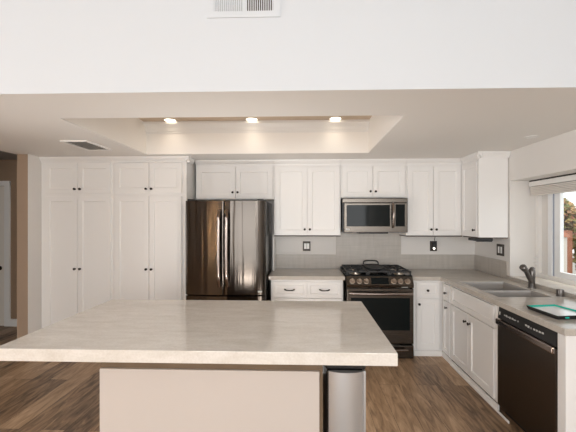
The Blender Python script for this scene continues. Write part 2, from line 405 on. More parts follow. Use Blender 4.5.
# backsplash tile: low strip along the counters, full height behind the range
t = MB(); t.box(-15.0, 16.6, WB - 0.4, WB - 0.01, 36.02, 43.3); t.box(16.6, 50.3, WB - 0.4, WB - 0.01, 34, 54.5); t.box(50.3, WR - 0.02, WB - 0.4, WB - 0.01, 36.02, 43.5)
t.box(WR - 0.4, WR - 0.01, 148.6, WB - 0.4, 36.02, 43.5)
struct(t, 'trim_3', M['tile'])
struct(MB().box(-15.9, -15.1, WB - 9, WB - 0.01, 36.02, 53.9, 0.05), 'trim_4', M['trim'])

# ------------------------------------------------------------------ cabinets
DOOR = lambda s=2.3: [(0, 0), (0, 0.68), (0.07, 0.75), (s, 0.75), (s + 0.22, 0.36)]
knob_src = {}
def knob_mesh(axis):
    """round knob standing out of a front; axis 'Y' faces the camera, 'X' faces left"""
    if axis not in knob_src:
        e = Vector((0, -1.1, 0)) if axis == 'Y' else Vector((-1.1, 0, 0))
        b = MB(); b.lathe((0, 0, 0), e, [(0, 0.42), (0.08, 0.42), (0.12, 0.22), (0.45, 0.2), (0.55, 0.42), (0.72, 0.58), (0.9, 0.52), (1.0, 0.25)], 14)
        bmesh.ops.recalc_face_normals(b.bm, faces=b.bm.faces)
        for v in b.bm.verts: v.co *= I
        for f in b.bm.faces: f.smooth = True
        me = bpy.data.meshes.new('knob'); b.bm.to_mesh(me); b.bm.free(); me.materials.append(M['knob'])
        knob_src[axis] = me
    return knob_src[axis]
def knob(parent, axis, loc):
    o = bpy.data.objects.new('knob', knob_mesh(axis)); COL.objects.link(o); o.parent = parent
    root = parent
    while root.parent is not None: root = root.parent
    o.location = (Vector(loc) - Vector(root['o'])) * I
    return o
def door(t, axis, plane, u0, u1, w0, w1, kn=None, name='door', stile=2.3):
    f = (fY if axis == 'Y' else fX)(plane)
    o = MB().shaker(f, u0, u1, w0, w1, DOOR(stile)).build(name, M['cab'], t)
    if kn: knob(o, axis, f(kn[0], kn[1], 0.75))
    return o
CROWN = [(0.0, 88.3), (0.35, 88.3), (0.45, 88.9), (0.8, 89.2), (1.5, 90.2), (1.6, 90.95), (0.0, 90.95)]
def crown(t, axis, plane, u0, u1):
    f = (fY if axis == 'Y' else fX)(plane)
    return MB().prism([(d, z) for d, z in CROWN], lambda a, b, w: f(w, b, a), u0, u1).build('crown', M['cab'], t)

# tall pantry units
YP = 154.2
def pantry(x0, x1, xm, label, wall_side):
    t = thing('pantry_cabinet', label, 'cabinet', ((x0 + x1) / 2, YP, 0), 'tall white pantry cabinets')
    MB().box(x0, x1, YP, WB - 0.05, 3.2, 90.9).build('body', M['cab'], t)
    MB().box(x0, x1, YP + 2.5, WB - 0.1, 0, 3.2).build('toe_kick', M['cab'], t)
    a = x0 + (2.2 if wall_side else 1.0); b = x1 - (1.0 if wall_side else 2.0)
    g = 0.1
    for (u0, u1, ku) in ((a, xm - g, xm - 1.2), (xm + g, b, xm + 1.3)):
        door(t, 'Y', YP, u0, u1, 74.0, 87.9, (ku, 75.9))
        door(t, 'Y', YP, u0, u1, 3.8, 72.6, (ku, 38.6))
    crown(t, 'Y', YP, x0, x1 + (0 if wall_side else 1.6))
    if not wall_side:
        # return of the crown along the exposed right side
        MB().prism(CROWN, lambda a, b, w: Vector((x1 + a, w, b)), YP - 1.6, 161.8).build('crown', M['cab'], t)
    return t
pantry(-123.9, -89.4, -106.0, 'tall white shaker pantry cabinet beside the tan wall end', True)
pantry(-89.35, -54.8, -72.2, 'tall white shaker pantry cabinet beside the refrigerator', False)

# wall cabinets on the back wall
YU = 164.2
def wall_cab(x0, x1, xm, z0, ku, kz, label):
    t = thing('wall_cabinet', label, 'cabinet', ((x0 + x1) / 2, YU, z0), 'white shaker wall cabinets')
    MB().box(x0, x1, YU, WB - 0.05, z0, 90.9).build('body', M['cab'], t)
    g = 0.1
    door(t, 'Y', YU, x0 + 0.6, xm - g, z0 + 0.25, 87.3, (xm - ku, kz))
    door(t, 'Y', YU, xm + g, x1 - 0.6, z0 + 0.25, 87.3, (xm + ku, kz))
    crown(t, 'Y', YU, x0, x1)
    return t
c1 = wall_cab(-53.6, -15.0, -33.9, 71.6, 1.25, 75.0, 'wide short white wall cabinet above the refrigerator')
c2 = wall_cab(-14.9, 17.7, 1.4, 53.9, 1.25, 56.9, 'tall white wall cabinet between refrigerator and microwave')
c3 = wall_cab(17.8, 49.2, 33.2, 72.3, 1.25, 75.3, 'short white wall cabinet directly above the microwave')
c4 = wall_cab(49.3, 75.9, 62.2, 53.9, 1.25, 56.9, 'tall white wall cabinet right of the microwave, in the corner')
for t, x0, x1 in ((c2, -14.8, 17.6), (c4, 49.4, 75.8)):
    MB().box(x0, x1, YU - 0.6, WB - 0.5, 53.45, 53.89).build('shadow_strip', M['under'], t)  # dark strip painting the shadow line below the cabinet
# wall cabinet on the right wall, its end panel towards the camera
t = thing('wall_cabinet', 'white wall cabinet on the right wall, plain end panel towards the room', 'cabinet', (82, 148, 53.9), 'white shaker wall cabinets')
MB().box(76.0, WR - 0.05, 148.0, WB - 0.05, 53.9, 90.9).build('body', M['cab'], t)
MB().box(75.4, 87.7, 147.4, 147.98, 53.9, 89.0, 0.05).build('end_panel', M['cab'], t)
door(t, 'X', 75.95, 148.9, 163.0, 54.1, 87.3, (150.6, 57.0))
MB().prism(CROWN, lambda a, b, w: Vector((76.0 - a, w, b)), 145.8, YU - 1.7).build('crown', M['cab'], t)
MB().prism(CROWN, lambda a, b, w: Vector((w, 147.4 - a, b)), 74.4, 88.2).build('crown', M['cab'], t)
MB().box(76.1, WR - 0.1, 148, 163, 53.45, 53.89).build('shadow_strip', M['under'], t)  # same painted shadow line below this cabinet

# base cabinets
YB, XB = 153.3, 61.7
def bar_pull(parent, x, y, z, wd=4.4):
    pts = []
    for k in range(13):
        s_ = k / 12; e = math.sin(math.pi * s_)
        pts.append((x - wd / 2 + wd * s_, y - 0.15 - 1.05 * min(1, e * 2.2), z - 0.25 * math.sin(math.pi * s_) + 0.3))
    MB().tube(pts, [0.34 - 0.12 * math.sin(math.pi * k / 12) for k in range(13)], 8).build('handle', M['knob'], parent, smooth=True, label='dark arched drawer pull')
t = thing('base_cabinet', 'white base cabinet with two drawers, left of the range', 'cabinet', (1.2, YB, 0), 'white base cabinets')
MB().box(-15.3, 17.6, YB, WB - 0.05, 3.0, 34.3).build('body', M['cab'], t)
MB().box(-15.3, 17.6, YB + 0.3, YB + 2, 0, 3.0).build('toe_kick', M['cab'], t)
for (u0, u1) in ((-14.6, 1.1), (1.3, 17.0)):
    dr = MB().shaker(fY(YB), u0, u1, 26.2, 33.2, DOOR(1.5)).build('drawer', M['cab'], t)
    bar_pull(dr, (u0 + u1) / 2, YB - 0.75, 29.5)
    door(t, 'Y', YB, u0, u1, 3.4, 25.7, ((u1 - 1.3) if u0 < 0 else (u0 + 1.3), 23.5))

t = thing('base_cabinet', 'narrow white base cabinet right of the range, facing the room', 'cabinet', (55, YB, 0), 'white base cabinets')
MB().box(49.4, 63.9, YB, WB - 0.05, 2.4, 34.3).build('body', M['cab'], t)
MB().box(49.4, 62.0, YB - 0.5, YB - 0.02, 0, 2.4, 0.1).build('toe_trim', M['trim'], t)
dr = MB().shaker(fY(YB), 50.4, 60.9, 26.6, 33.4, DOOR(1.5)).build('drawer', M['cab'], t); knob(dr, 'Y', (55.4, YB - 0.75, 29.8))
door(t, 'Y', YB, 50.4, 60.9, 3.2, 25.9, (51.6, 23.6))

t = thing('base_cabinet', 'very narrow white base cabinet in the inside corner, facing left', 'cabinet', (XB, 148, 0), 'white base cabinets')
MB().box(XB + 0.75, 64.6, 143.9, YB - 0.1, 2.4, 34.3).build('body', M['cab'], t)
MB().box(XB + 0.2, XB + 0.74, 143.9, YB - 0.6, 0, 2.4, 0.1).build('toe_trim', M['trim'], t)
dr = MB().shaker(fX(XB + 0.75), 144.6, 151.4, 26.6, 33.4, DOOR(1.4)).build('drawer', M['cab'], t); knob(dr, 'X', (XB, 148.0, 29.6))
door(t, 'X', XB + 0.75, 144.6, 151.4, 3.2, 25.9, (147.2, 23.4), stile=1.7)

t = thing('base_cabinet', 'wide white sink base cabinet with two doors beside the dishwasher', 'cabinet', (XB, 126, 0), 'white base cabinets')
MB().box(XB + 0.75, 63.3, 109.2, 143.8, 2.4, 34.3).build('body', M['cab'], t)
MB().box(XB + 0.2, XB + 0.74, 109.2, 143.8, 0, 2.2, 0.1).build('toe_trim', M['trim'], t)
MB().box(XB - 0.15, XB + 0.19, 103.0, 143.8, 0, 0.8, 0.12).build('shoe_molding', M['trim'], t)
MB().shaker(fX(XB + 0.75), 111.4, 143.2, 26.6, 33.5, DOOR(1.5)).build('drawer_front', M['cab'], t)
door(t, 'X', XB + 0.75, 128.6, 143.2, 3.2, 25.9, (130.1, 22.7)); door(t, 'X', XB + 0.75, 111.4, 128.3, 3.2, 25.9, (126.9, 22.7))

tag(MB().box(XB + 0.1, 88.2, 81.2, 83.8, 0, 34.3, 0.1).build('end_panel', M['cab']), 'white end panel closing the counter run beside the dishwasher', 'panel')

# ------------------------------------------------------------------ worktops and sink
ct = MB().box(-16.4, 18.3, 151.6, WB - 0.42, 34.32, 36).build('countertop', M['counter'], bevel=0.15)
tag(ct, 'short greige quartz countertop between refrigerator and range', 'countertop')
SX0, SX1, SY0, SY1 = 64.4, 82.4, 113.2, 141.3
ct = MB().cells([48.7, 61, SX0, SX1, WR - 0.42], [80.5, SY0, SY1, 152.0, WB - 0.42],
                lambda i, j: not (i == 0 and j < 3) and not (i == 2 and j == 1), 34.32, 36).build('countertop', M['counter'], bevel=0.15)
tag(ct, 'long L-shaped greige quartz countertop with the sink cut into it', 'countertop')
sk = thing('kitchen_sink', 'grey double bowl sink set into the countertop under the window', 'sink', (74, 127, 27))
def bowl(y0, y1, d):
    b = MB(); zt = 35.85
    rings = []
    for ins, z in ((0.03, zt), (0.12, zt), (0.3, zt - 0.6), (0.7, zt - d + 1.2), (2.0, zt - d), (6.0, zt - d - 0.15)):
        rings.append([Vector((SX0 + ins, y0 + ins, z)), Vector((SX1 - ins, y0 + ins, z)), Vector((SX1 - ins, y1 - ins, z)), Vector((SX0 + ins, y1 - ins, z))])
    b.loops(rings, False, True)
    o = b.build('bowl', M['sink'], sk, recalc=True)
    md = o.modifiers.new('shell', 'SOLIDIFY'); md.thickness = 0.12 * I; md.offset = -1
    dr = MB(); dr.cyl(((SX0 + SX1) / 2, (y0 + y1) / 2, zt - d - 0.14), ((SX0 + SX1) / 2, (y0 + y1) / 2, zt - d + 0.1), 1.7); dr.build('drain', M['steel'], o, smooth=True)
bowl(SY0, 124.3, 9.5); bowl(124.7, SY1, 9.5)
MB().box(SX0 + 0.05, SX1 - 0.05, 124.05, 124.95, 33.2, 35.6, 0.3).build('divider', M['sink'], sk)

# faucet: stout body, angled pull-out spout, side lever cap
fx, fy = 85.4, 128.6
f = thing('faucet', 'dark bronze pull-out faucet standing behind the sink', 'faucet', (fx, fy, 36))
MB().lathe((fx, fy, 36.01), (fx, fy, 43.4), [(0, 1.45), (0.04, 1.45), (0.06, 1.15), (0.45, 1.05), (0.5, 1.2), (0.85, 1.2), (0.93, 1.0), (1.0, 0.45)]).build('body', M['faucet'], f, smooth=True)
sp = MB().tube([(fx, fy - 0.2, 38.0), (fx - 1.3, fy - 0.6, 39.7), (fx - 2.7, fy - 1.2, 42.0), (fx - 3.7, fy - 1.6, 43.7)], [0.85, 0.8, 0.75, 0.8], 14).build('spout', M['faucet'], f, smooth=True)
MB().lathe((fx - 3.2, fy - 1.4, 42.8), (fx - 4.9, fy - 2.2, 44.4), [(0, 0.8), (0.2, 1.1), (0.85, 1.2), (1.0, 0.9)], 16).build('spray_head', M['faucet'], sp, smooth=True)
MB().tube([(fx, fy, 43.0), (fx + 0.6, fy + 0.3, 43.3), (fx + 1.3, fy + 0.6, 43.1)], [0.8, 0.6, 0.35], 10).build('lever', M['faucet'], f, smooth=True)
b = MB().lathe((85.6, 114.9, 36.01), (85.6, 114.9, 38.4), [(0, 1.2), (0.06, 1.2), (0.1, 1.0), (0.85, 1.15), (0.95, 1.05), (1.0, 0.8)]).build('air_gap', M['faucet'], smooth=True)
tag(b, 'short dark cylindrical air gap cap behind the near sink bowl', 'air gap')

# ------------------------------------------------------------------ dishwasher
t = thing('dishwasher', 'black stainless dishwasher under the right-hand counter', 'dishwasher', (XB, 96, 0))
MB().box(64, 86, 84.3, 108.5, 3, 34.2).build('body', M['black'], t)
MB().box(XB + 2.2, XB + 2.8, 84.3, 108.5, 0.1, 3.0).build('toe_kick', M['black'], t)
MB().box(XB - 0.2, 64.0, 84.0, 108.7, 3.0, 29.8, 0.12).build('door', M['dish_steel'], t)
cp = MB(); cp.prism([(XB + 0.3, 34.0), (64, 34.0), (64, 30.4), (XB - 0.1, 30.4)], lambda a, b, w: Vector((a, w, b)), 84.0, 108.7)
cp = cp.build('control_panel', M['black'], t)
y = 105.6; r_ = random.Random(3)
while y > 88.5:
    if not (96.2 < y < 98.6):
        hgt = r_.choice((0.3, 0.45, 0.6)); wdt = r_.choice((0.25, 0.5, 0.7))
        zc = 32.1 + r_.uniform(-0.1, 0.1); xo = XB + 0.05 - 0.03
        MB().box(xo - 0.02, xo + 0.08, y - wdt, y, zc - hgt / 2, zc + hgt / 2).build('control_marking', M['mark'], cp)
    y -= r_.uniform(0.8, 1.3)
MB().box(XB - 0.12, XB + 0.1, 107.6, 108.0, 31.6, 32.6).build('indicator', M['mark'], cp)
MB().box(XB - 1.0, XB - 0.1, 84.0, 108.7, 28.5, 30.3, 0.35, 3).build('handle', M['handle_steel'], t, label='bronze steel bar handle')

# ------------------------------------------------------------------ range
RX0, RX1, RY = 18.9, 48.4, 150.3
t = thing('range', 'black stainless slide-in gas range between the base cabinets', 'range', (33.6, RY, 0))
MB().box(RX0, RX1, RY + 1.8, WB - 1, 0.5, 35.6).build('body', M['black_steel'], t)
def flat_front(x0, x1, z0, z1, dep, y, mt, name, parent, bev=0.2):
    return MB().box(x0, x1, y, y + dep, z0, z1, bev).build(name, mt, parent)
od = flat_front(RX0 + 0.1, RX1 - 0.1, 6.6, 31.0, 2.2, RY - 0.6, M['range_steel'], 'oven_door', t)
MB().box(RX0 + 1.8, RX1 - 1.8, RY - 0.68, RY - 0.55, 12.6, 26.9, 0.04).build('window', M['black_glass'], od, label='black glass oven window')
def hbar(parent, x0, x1, y, z, bow, r, name='handle'):
    pts = []
    for k in range(17):
        s_ = k / 16; e = 1 - (2 * s_ - 1) ** 2
        pts.append((x0 + (x1 - x0) * s_, y - 1.2 - bow * e, z))
    mb = MB().tube(pts, r, 12)
    mb.cyl((x0 + 0.5, y, z), (x0 + 0.5, y - 1.4, z), r * 0.9); mb.cyl((x1 - 0.5, y, z), (x1 - 0.5, y - 1.4, z), r * 0.9)
    return mb.build(name, M['handle_steel'], parent, smooth=True, label='bronze steel bar handle')
hbar(od, RX0 + 0.8, RX1 - 0.8, RY - 0.6, 29.0, 0.9, 0.62)
dw = flat_front(RX0 + 0.1, RX1 - 0.1, 0.15, 5.8, 2.2, RY - 0.6, M['range_steel'], 'drawer', t)
hbar(dw, RX0 + 3, RX1 - 3, RY - 0.6, 4.3, 0.9, 0.5)
cp = MB(); cp.prism([(RY + 2.0, 31.4), (RY - 0.4, 31.4), (RY - 0.7, 32.6), (RY + 1.6, 36.1), (RY + 2.4, 36.1)], lambda a, b, w: Vector((w, a, b)), RX0, RX1)
cp = cp.build('control_panel', M['range_steel'], t)
pd = Vector((0, -3.5, 2.3)).normalized()
def on_panel(x, s_): return Vector((x, RY - 0.7 + 2.3 * s_, 32.6 + 3.5 * s_))
for x in (21.4, 24.6, 27.6, 39.8, 42.8, 45.9):
    p = on_panel(x, 0.42)
    kb = MB().lathe(p - pd * 0.1, p + pd * 1.3, [(0, 1.25), (0.15, 1.25), (0.2, 1.0), (0.85, 0.9), (1.0, 0.75)], 18)
    kb.box(p.x - 0.12, p.x + 0.12, p.y - 1.5, p.y - 0.2, p.z + 0.2, p.z + 1.5)
    kb.build('knob', M['range_knob'], cp, smooth=True, label='champagne metal burner knob')
q = [on_panel(29.9, 0.1), on_panel(37.6, 0.1), on_panel(37.6, 0.85), on_panel(29.9, 0.85)]
MB().loops([[v - pd * 0.1 for v in q], [v + pd * 0.08 for v in q]]).build('display', M['black_glass'], cp, label='black glass touch display')
MB().box(RX0 - 0.2, RX1 + 0.3, RY + 2.2, WB - 0.6, 35.6, 36.5, 0.2).build('cooktop', M['black_glass'], t)
MB().box(RX0 - 0.2, RX1 + 0.3, WB - 2.0, WB - 0.5, 36.5, 37.3, 0.15).build('rear_trim', M['black'], t)
def burner(x, y, r):
    b = MB().lathe((x, y, 36.5), (x, y, 37.3), [(0, r * 1.25), (0.35, r * 1.2), (0.4, r), (0.95, r * 0.95), (1.0, r * 0.8)], 22).build('burner', M['brass'], t, smooth=True)
    MB().lathe((x, y, 37.3), (x, y, 37.75), [(0, r * 0.85), (0.6, r * 0.85), (1, r * 0.65)], 22).build('burner_cap', M['iron'], b, smooth=True)
for x, y, r in ((23.8, 156.5, 1.8), (23.8, 168.5, 1.4), (33.6, 162.5, 1.9), (43.6, 156.5, 1.8), (43.6, 168.5, 1.4)): burner(x, y, r)
for x0, x1 in ((19.2, 28.6), (28.8, 38.4), (38.6, 48.2)):
    g = MB(); y0, y1 = 152.8, 174.0; xc = (x0 + x1) / 2
    for x in (x0 + 0.3, x1 - 0.3): g.box(x - 0.3, x + 0.3, y0, y1, 37.7, 38.4, 0.1, 1)
    for y in (y0, (y0 + y1) / 2, y1): g.box(x0, x1, y - 0.3, y + 0.3, 37.7, 38.4, 0.1, 1)
    for y in (156.5, 168.5):
        for a, b in ((x0, xc - 1.6), (xc + 1.6, x1)): g.box(a, b, y - 0.25, y + 0.25, 37.8, 38.5, 0.08, 1)
        g.box(xc - 0.25, xc + 0.25, y - 4.8, y - 1.6, 37.8, 38.5, 0.08, 1); g.box(xc - 0.25, xc + 0.25, y + 1.6, y + 4.8, 37.8, 38.5, 0.08, 1)
    for x in (x0 + 0.3, x1 - 0.3):
        for y in (y0 + 0.3, y1 - 0.3): g.box(x - 0.3, x + 0.3, y - 0.3, y + 0.3, 36.5, 37.8)
    g.build('grate', M['iron'], t, label='cast iron grate')
MB().box(RX1 - 5.4, RX1 - 2.6, RY - 0.5, RY - 0.39, 31.55, 31.95).build('badge', M['mark'], cp)
# griddle standing on the middle grate
t = thing('griddle', 'black cast iron griddle with loop handle on the middle burner', 'griddle', (33.6, 163, 38.5))
gp = MB(); ring = []
def oval(rx, ry, z, n=40): return [Vector((33.6 + rx * math.copysign(abs(math.cos(a)) ** 0.6, math.cos(a)), 163 + ry * math.copysign(abs(math.sin(a)) ** 0.6, math.sin(a)), z)) for a in [2 * math.pi * k / n for k in range(n)]]
gp.loops([oval(4.0, 7.6, 38.52), oval(4.4, 8.0, 38.8), oval(4.4, 8.0, 39.2), oval(4.0, 7.6, 39.25), oval(3.8, 7.3, 38.9)])
gp.build('plate', M['iron'], t, smooth=True)
pts = []
for k in range(25):
    a = math.pi * k / 24
    pts.append((33.6 - 3.7 * math.copysign(abs(math.cos(a)) ** 0.45, math.cos(a)), 170.6 + 0.8 * math.sin(a), 39.1 + 1.7 * math.sin(a) ** 0.5))
MB().tube(pts, 0.33, 8).build('handle', M['iron'], t, smooth=True)

# ------------------------------------------------------------------ microwave
MX0, MX1, MY = 18.1, 49.0, 160.3
t = thing('microwave', 'black stainless over-the-range microwave under the short cabinet', 'microwave', (33.5, MY, 55.3))
MB().box(MX0 + 0.3, MX1 - 0.3, MY + 1.8, WB - 0.45, 55.6, 71.8).build('body', M['black'], t)
MB().box(MX0, MX1, MY + 0.1, MY + 1.8, 69.7, 71.8, 0.2).build('top_panel', M['range_steel'], t)
md_ = MB().box(MX0 + 0.8, MX1, MY, MY + 1.8, 55.5, 69.6, 0.25).build('door', M['range_steel'], t)
MB().box(MX0 + 2.0, 40.6, MY - 0.08, MY + 0.1, 58.4, 68.6, 0.04).build('window', M['black_glass'], md_, label='black glass window')
MB().box(43.2, 47.6, MY - 0.08, MY + 0.1, 58.4, 68.9, 0.04).build('control_panel', M['black_glass'], md_)
pts = [(41.9, MY - 0.2 - 1.6 * math.sin(math.pi * k / 14) ** 0.6, 58.0 + 11.4 * k / 14) for k in range(15)]
MB().tube(pts, 0.62, 10).build('handle', M['handle_steel'], md_, smooth=True, label='curved steel handle')
MB().box(MX0 + 1.6, MX0 + 3.4, MY - 0.06, MY + 0.05, 56.7, 57.3).build('badge', M['mark'], md_)
MB().box(MX0 + 8, MX1 - 9, MY + 1.0, MY + 9, 54.9, 55.58, 0.1).build('vent_filter', M['black'], t)

# ------------------------------------------------------------------ refrigerator
FX0, FX1, FY = -52.4, -17.0, 145.0
t = thing('refrigerator', 'black stainless french door refrigerator with a bottom freezer', 'refrigerator', ((FX0 + FX1) / 2, FY, 0))
MB().box(FX0 + 0.2, FX1 - 0.1, FY + 3.4, WB - 0.6, 1.0, 69.9, 0.1).build('body', M['black_steel'], t)
MB().box(FX0 + 1, FX1 - 1, FY + 5, WB - 3, 0.0, 1.0).build('base', M['black'], t)
def fridge_front(x0, x1, z0, z1, rl, rr):
    """front with a gently bowed face, corner radius rl left / rr right"""
    pts = [(x0, FY + 3.3)]; n = 60
    xm = (FX0 + FX1) / 2; half = (FX1 - FX0) / 2
    for k in range(n + 1):
        x = x0 + (x1 - x0) * k / n
        bow = 0.9 * ((x - xm) / half) ** 2
        e = 0
        if x - x0 < rl: e = max(e, rl - math.sqrt(max(0, rl * rl - (rl - (x - x0)) ** 2)))
        if x1 - x < rr: e = max(e, rr * 0.34 * (1 - math.sqrt(max(0, 1 - ((rr - (x1 - x)) / rr) ** 2))))
        pts.append((x, FY - 0.6 + bow + e))
    pts.append((x1, FY + 3.3))
    return MB().prism(pts, lambda a, b, w: Vector((a, b, w)), z0, z1)
XS = -35.0
dl = fridge_front(FX0, XS - 0.12, 28.9, 69.9, 1.0, 0.4).build('door', M['black_steel'], t, smooth=True)
dr = fridge_front(XS + 0.12, FX1, 28.9, 69.9, 0.4, 5.0).build('door', M['black_steel'], t, smooth=True)
fz = fridge_front(FX0, FX1, 5.0, 28.2, 1.0, 5.0).build('freezer_drawer', M['black_steel'], t, smooth=True)
for d_, x in ((dl, -36.7), (dr, -33.3)):
    pts = [(x, FY - 1.0 - 1.8 * min(1, 3.2 * math.sin(math.pi * k / 20)) - 0.25 * math.sin(math.pi * k / 20), 32.8 + 33.0 * k / 20) for k in range(21)]
    MB().tube(pts, 0.78, 12).build('handle', M['handle_steel'], d_, smooth=True, label='tall bowed steel handle')
hbar(fz, FX0 + 4, FX1 - 4, FY - 0.4, 24.5, 0.3, 0.6)
MB().box(-20.2, -18.4, FY - 0.1, FY + 0.3, 30.0, 30.7).build('badge', M['mark'], dr)
for x in (FX0 + 2.2, FX1 - 2.2): MB().box(x - 1.4, x + 1.4, FY + 1.2, FY + 6.5, 69.9, 70.7, 0.2).build('hinge_cover', M['black'], t)

# ------------------------------------------------------------------ island
it = MB().box(-61.9, 17.9, 64.7, 105.8, 33.5, 36).build('countertop', M['quartz'], bevel=0.15)
tag(it, 'big pale veined quartz island countertop in the foreground', 'countertop')
t = thing('kitchen_island', 'kitchen island base with a blush white front panel', 'island', (-20, 72, 0))
MB().box(-44.5, 3.9, 72.0, 101, 0, 33.45).build('body', M['dark_wood'], t, label='brown wood island carcass')
MB().box(-44.4, 3.2, 71.3, 71.98, 0.3, 29.3, 0.08).build('front_panel', M['island_panel'], t, label='blush white flat front panel')

# ------------------------------------------------------------------ trash can
t = thing('trash_can', 'slim stainless steel trash can beside the island base', 'trash can', (8.9, 72, 0))
MB().box(4.8, 13.0, 72.4, 88, 0, 29.0, 0.3).build('body', M['black'], t)
pts = [(5.2, 72.5)] + [(5.2 + 7.3 * k / 20, 71.9 - 0.9 * math.sin(math.pi * k / 20) ** 0.7) for k in range(21)] + [(12.5, 72.5)]
MB().prism(pts, lambda a, b, w: Vector((a, b, w)), 0.8, 29.2).build('front', M['steel'], t, smooth=True, label='brushed steel front')
MB().box(12.55, 13.1, 71.7, 88, 0.5, 29.3, 0.1).build('side_trim', M['steel'], t)
MB().box(4.5, 13.3, 72.3, 88.2, 29.3, 32.4, 0.5).build('lid', M['black'], t)

# ------------------------------------------------------------------ things on the counter and the walls
# glass tray with a teal edge, lying skew on the counter near the dishwasher
t = thing('glass_tray', 'flat black-framed glass tray with a teal edge on the right counter', 'tray', (69, 93, 36))
cs = [Vector((63.6, 98.2, 0)), Vector((72.6, 99.6, 0)), Vector((75.2, 88.6, 0)), Vector((64.4, 87.2, 0))]
ctr = sum(cs, Vector()) / 4
def rim(z, k): return [ctr + (v - ctr) * k + Vector((0, 0, z)) for v in cs]
MB().loops([rim(36.02, 0.90), rim(36.1, 0.93), rim(36.9, 0.985), rim(37.05, 0.985), rim(37.05, 0.965), rim(36.5, 0.93)]).build('base', M['black'], t)
MB().loops([rim(37.06, 0.966), rim(37.06, 0.955), rim(36.62, 0.90), rim(36.56, 0.925)], False, False).build('rim', M['teal'], t, label='teal glass inner edge')
MB().loops([rim(36.52, 0.91), rim(36.64, 0.91)]).build('glass', M['painted_reflection'], t, label='glossy glass surface with the window reflection painted pale')
for q in (0.25, 0.62):
    p = cs[3].lerp(cs[2], q)
    MB().box(p.x - 0.5, p.x + 0.5, p.y - 0.02, p.y + 0.3, 36.35, 36.75, 0.08).build('clip', M['teal'], t)

def switch(name, label, cat, loc, axis, wd, ht, rockers):
    t = thing(name, label, cat, loc, 'dark switch plates on the walls')
    f = (fY if axis == 'Y' else fX)(loc[1] if axis == 'Y' else loc[0])
    u, z = (loc[0] if axis == 'Y' else loc[1]), loc[2]
    pl = MB().shaker(f, u - wd / 2, u + wd / 2, z - ht / 2, z + ht / 2, [(0, 0), (0, 0.12), (0.12, 0.25)]).build('plate', M['plate'], t)
    for (du, wr) in rockers:
        MB().shaker(f, u + du - wr / 2, u + du + wr / 2, z - 1.45, z + 1.45, [(0, 0.24), (0, 0.34), (0.08, 0.38)]).build('rocker', M['white_plastic'], t)
    return t
switch('light_switch', 'dark plate with a wide white rocker, left of the range', 'light switch', (1.2, WB - 0.02, 47.7), 'Y', 4.0, 5.1, [(-0.72, 1.3), (0.72, 1.3)])
switch('light_switch', 'dark plate with two white rockers on the right wall beside the window', 'light switch', (WR - 0.02, 153.6, 48.0), 'X', 5.6, 5.2, [(-1.0, 1.1), (1.0, 1.1)])
t = switch('wall_outlet', 'dark outlet plate on the back wall right of the range', 'outlet', (67.1, WB - 0.02, 47.9), 'Y', 3.6, 5.2, [])
MB().box(66.1, 68.1, WB - 0.45, WB - 0.26, 45.9, 49.9, 0.06).build('socket', M['black'], t)
pt = thing('plug_adapter', 'small black plug-in night light on the dark outlet', 'night light', (67.2, WB - 0.5, 48))
MB().box(66.6, 68.1, WB - 1.7, WB - 0.46, 47.9, 50.0, 0.25).build('body', M['black'], pt)
MB().lathe((67.2, WB - 0.5, 46.7), (67.2, WB - 1.3, 46.7), [(0, 0.55), (0.7, 0.5), (1, 0.25)]).build('lens', M['night'], pt, smooth=True, label='small glowing lens')
MB().tube([(67.3, WB - 1.2, 49.9), (67.2, WB - 1.1, 51.2), (67.6, WB - 0.9, 52.6), (67.6, WB - 0.9, 53.4)], 0.16, 8).build('cord', M['black'], pt, smooth=True)

# under-cabinet unit below the right wall cabinet
t = thing('undercabinet_light', 'slim black fixture hanging below the right wall cabinet', 'light fixture', (80, 151, 53))
MB().box(75.0, 83.0, 150.0, 156, 52.2, 53.42, 0.2).build('housing', M['black'], t)
MB().box(75.6, 82.4, 149.6, 150.05, 51.9, 52.6, 0.15).build('front_bar', M['iron'], t)

# vents
t = thing('return_vent', 'white slatted return air grille high on the header wall', 'vent', (-14.3, 76.3, 112.7))
fr = MB(); z0, z1 = 107.8, 117.0; x0, x1 = -22.3, -5.5
fr.cells([x0, x0 + 1.6, -13.95, -13.25, x1 - 1.6, x1], [z0, z0 + 1.4, z1 - 1.4, z1], lambda i, j: not (i in (1, 3) and j == 1), -0.42, -0.02)
for v in fr.bm.verts: v.co = Vector((v.co.x, 76.3 + v.co.z if v.co.z > -0.2 else 76.0, v.co.y))
fr.build('frame', M['header_paint'], t)
MB().box(x0 + 1.62, x1 - 1.62, 76.2, 76.29, z0 + 1.42, z1 - 1.42).build('backing', M['under'], t, label='dark duct opening')
for k in range(28):
    x = x0 + 1.75 + (x1 - x0 - 3.5) * k / 27
    tilt = 0.2 if x < -13.6 else -0.05
    MB().prism([(x - 0.1, 76.03), (x + 0.1, 76.03), (x + 0.1 + tilt, 76.19), (x - 0.1 + tilt, 76.19)], lambda a, b, w: Vector((a, b, w)), z0 + 1.3, z1 - 1.3).build('slat', M['header_paint'], t)
t = thing('ceiling_vent', 'white ceiling register left of the tray recess', 'vent', (-85, 129, CE))
fr = MB(); x0, x1, y0, y1 = -90.5, -80.3, 121.2, 137.5
fr.cells([x0, x0 + 0.9, x1 - 0.9, x1], [y0, y0 + 0.9, y1 - 0.9, y1], lambda i, j: not (i == 1 and j == 1), CE - 0.5, CE - 0.01)
fr.build('frame', M['trim'], t)
MB().box(x0 + 0.92, x1 - 0.92, y0 + 0.92, y1 - 0.92, CE - 0.1, CE - 0.02).build('backing', M['duct'], t, label='grey duct opening')
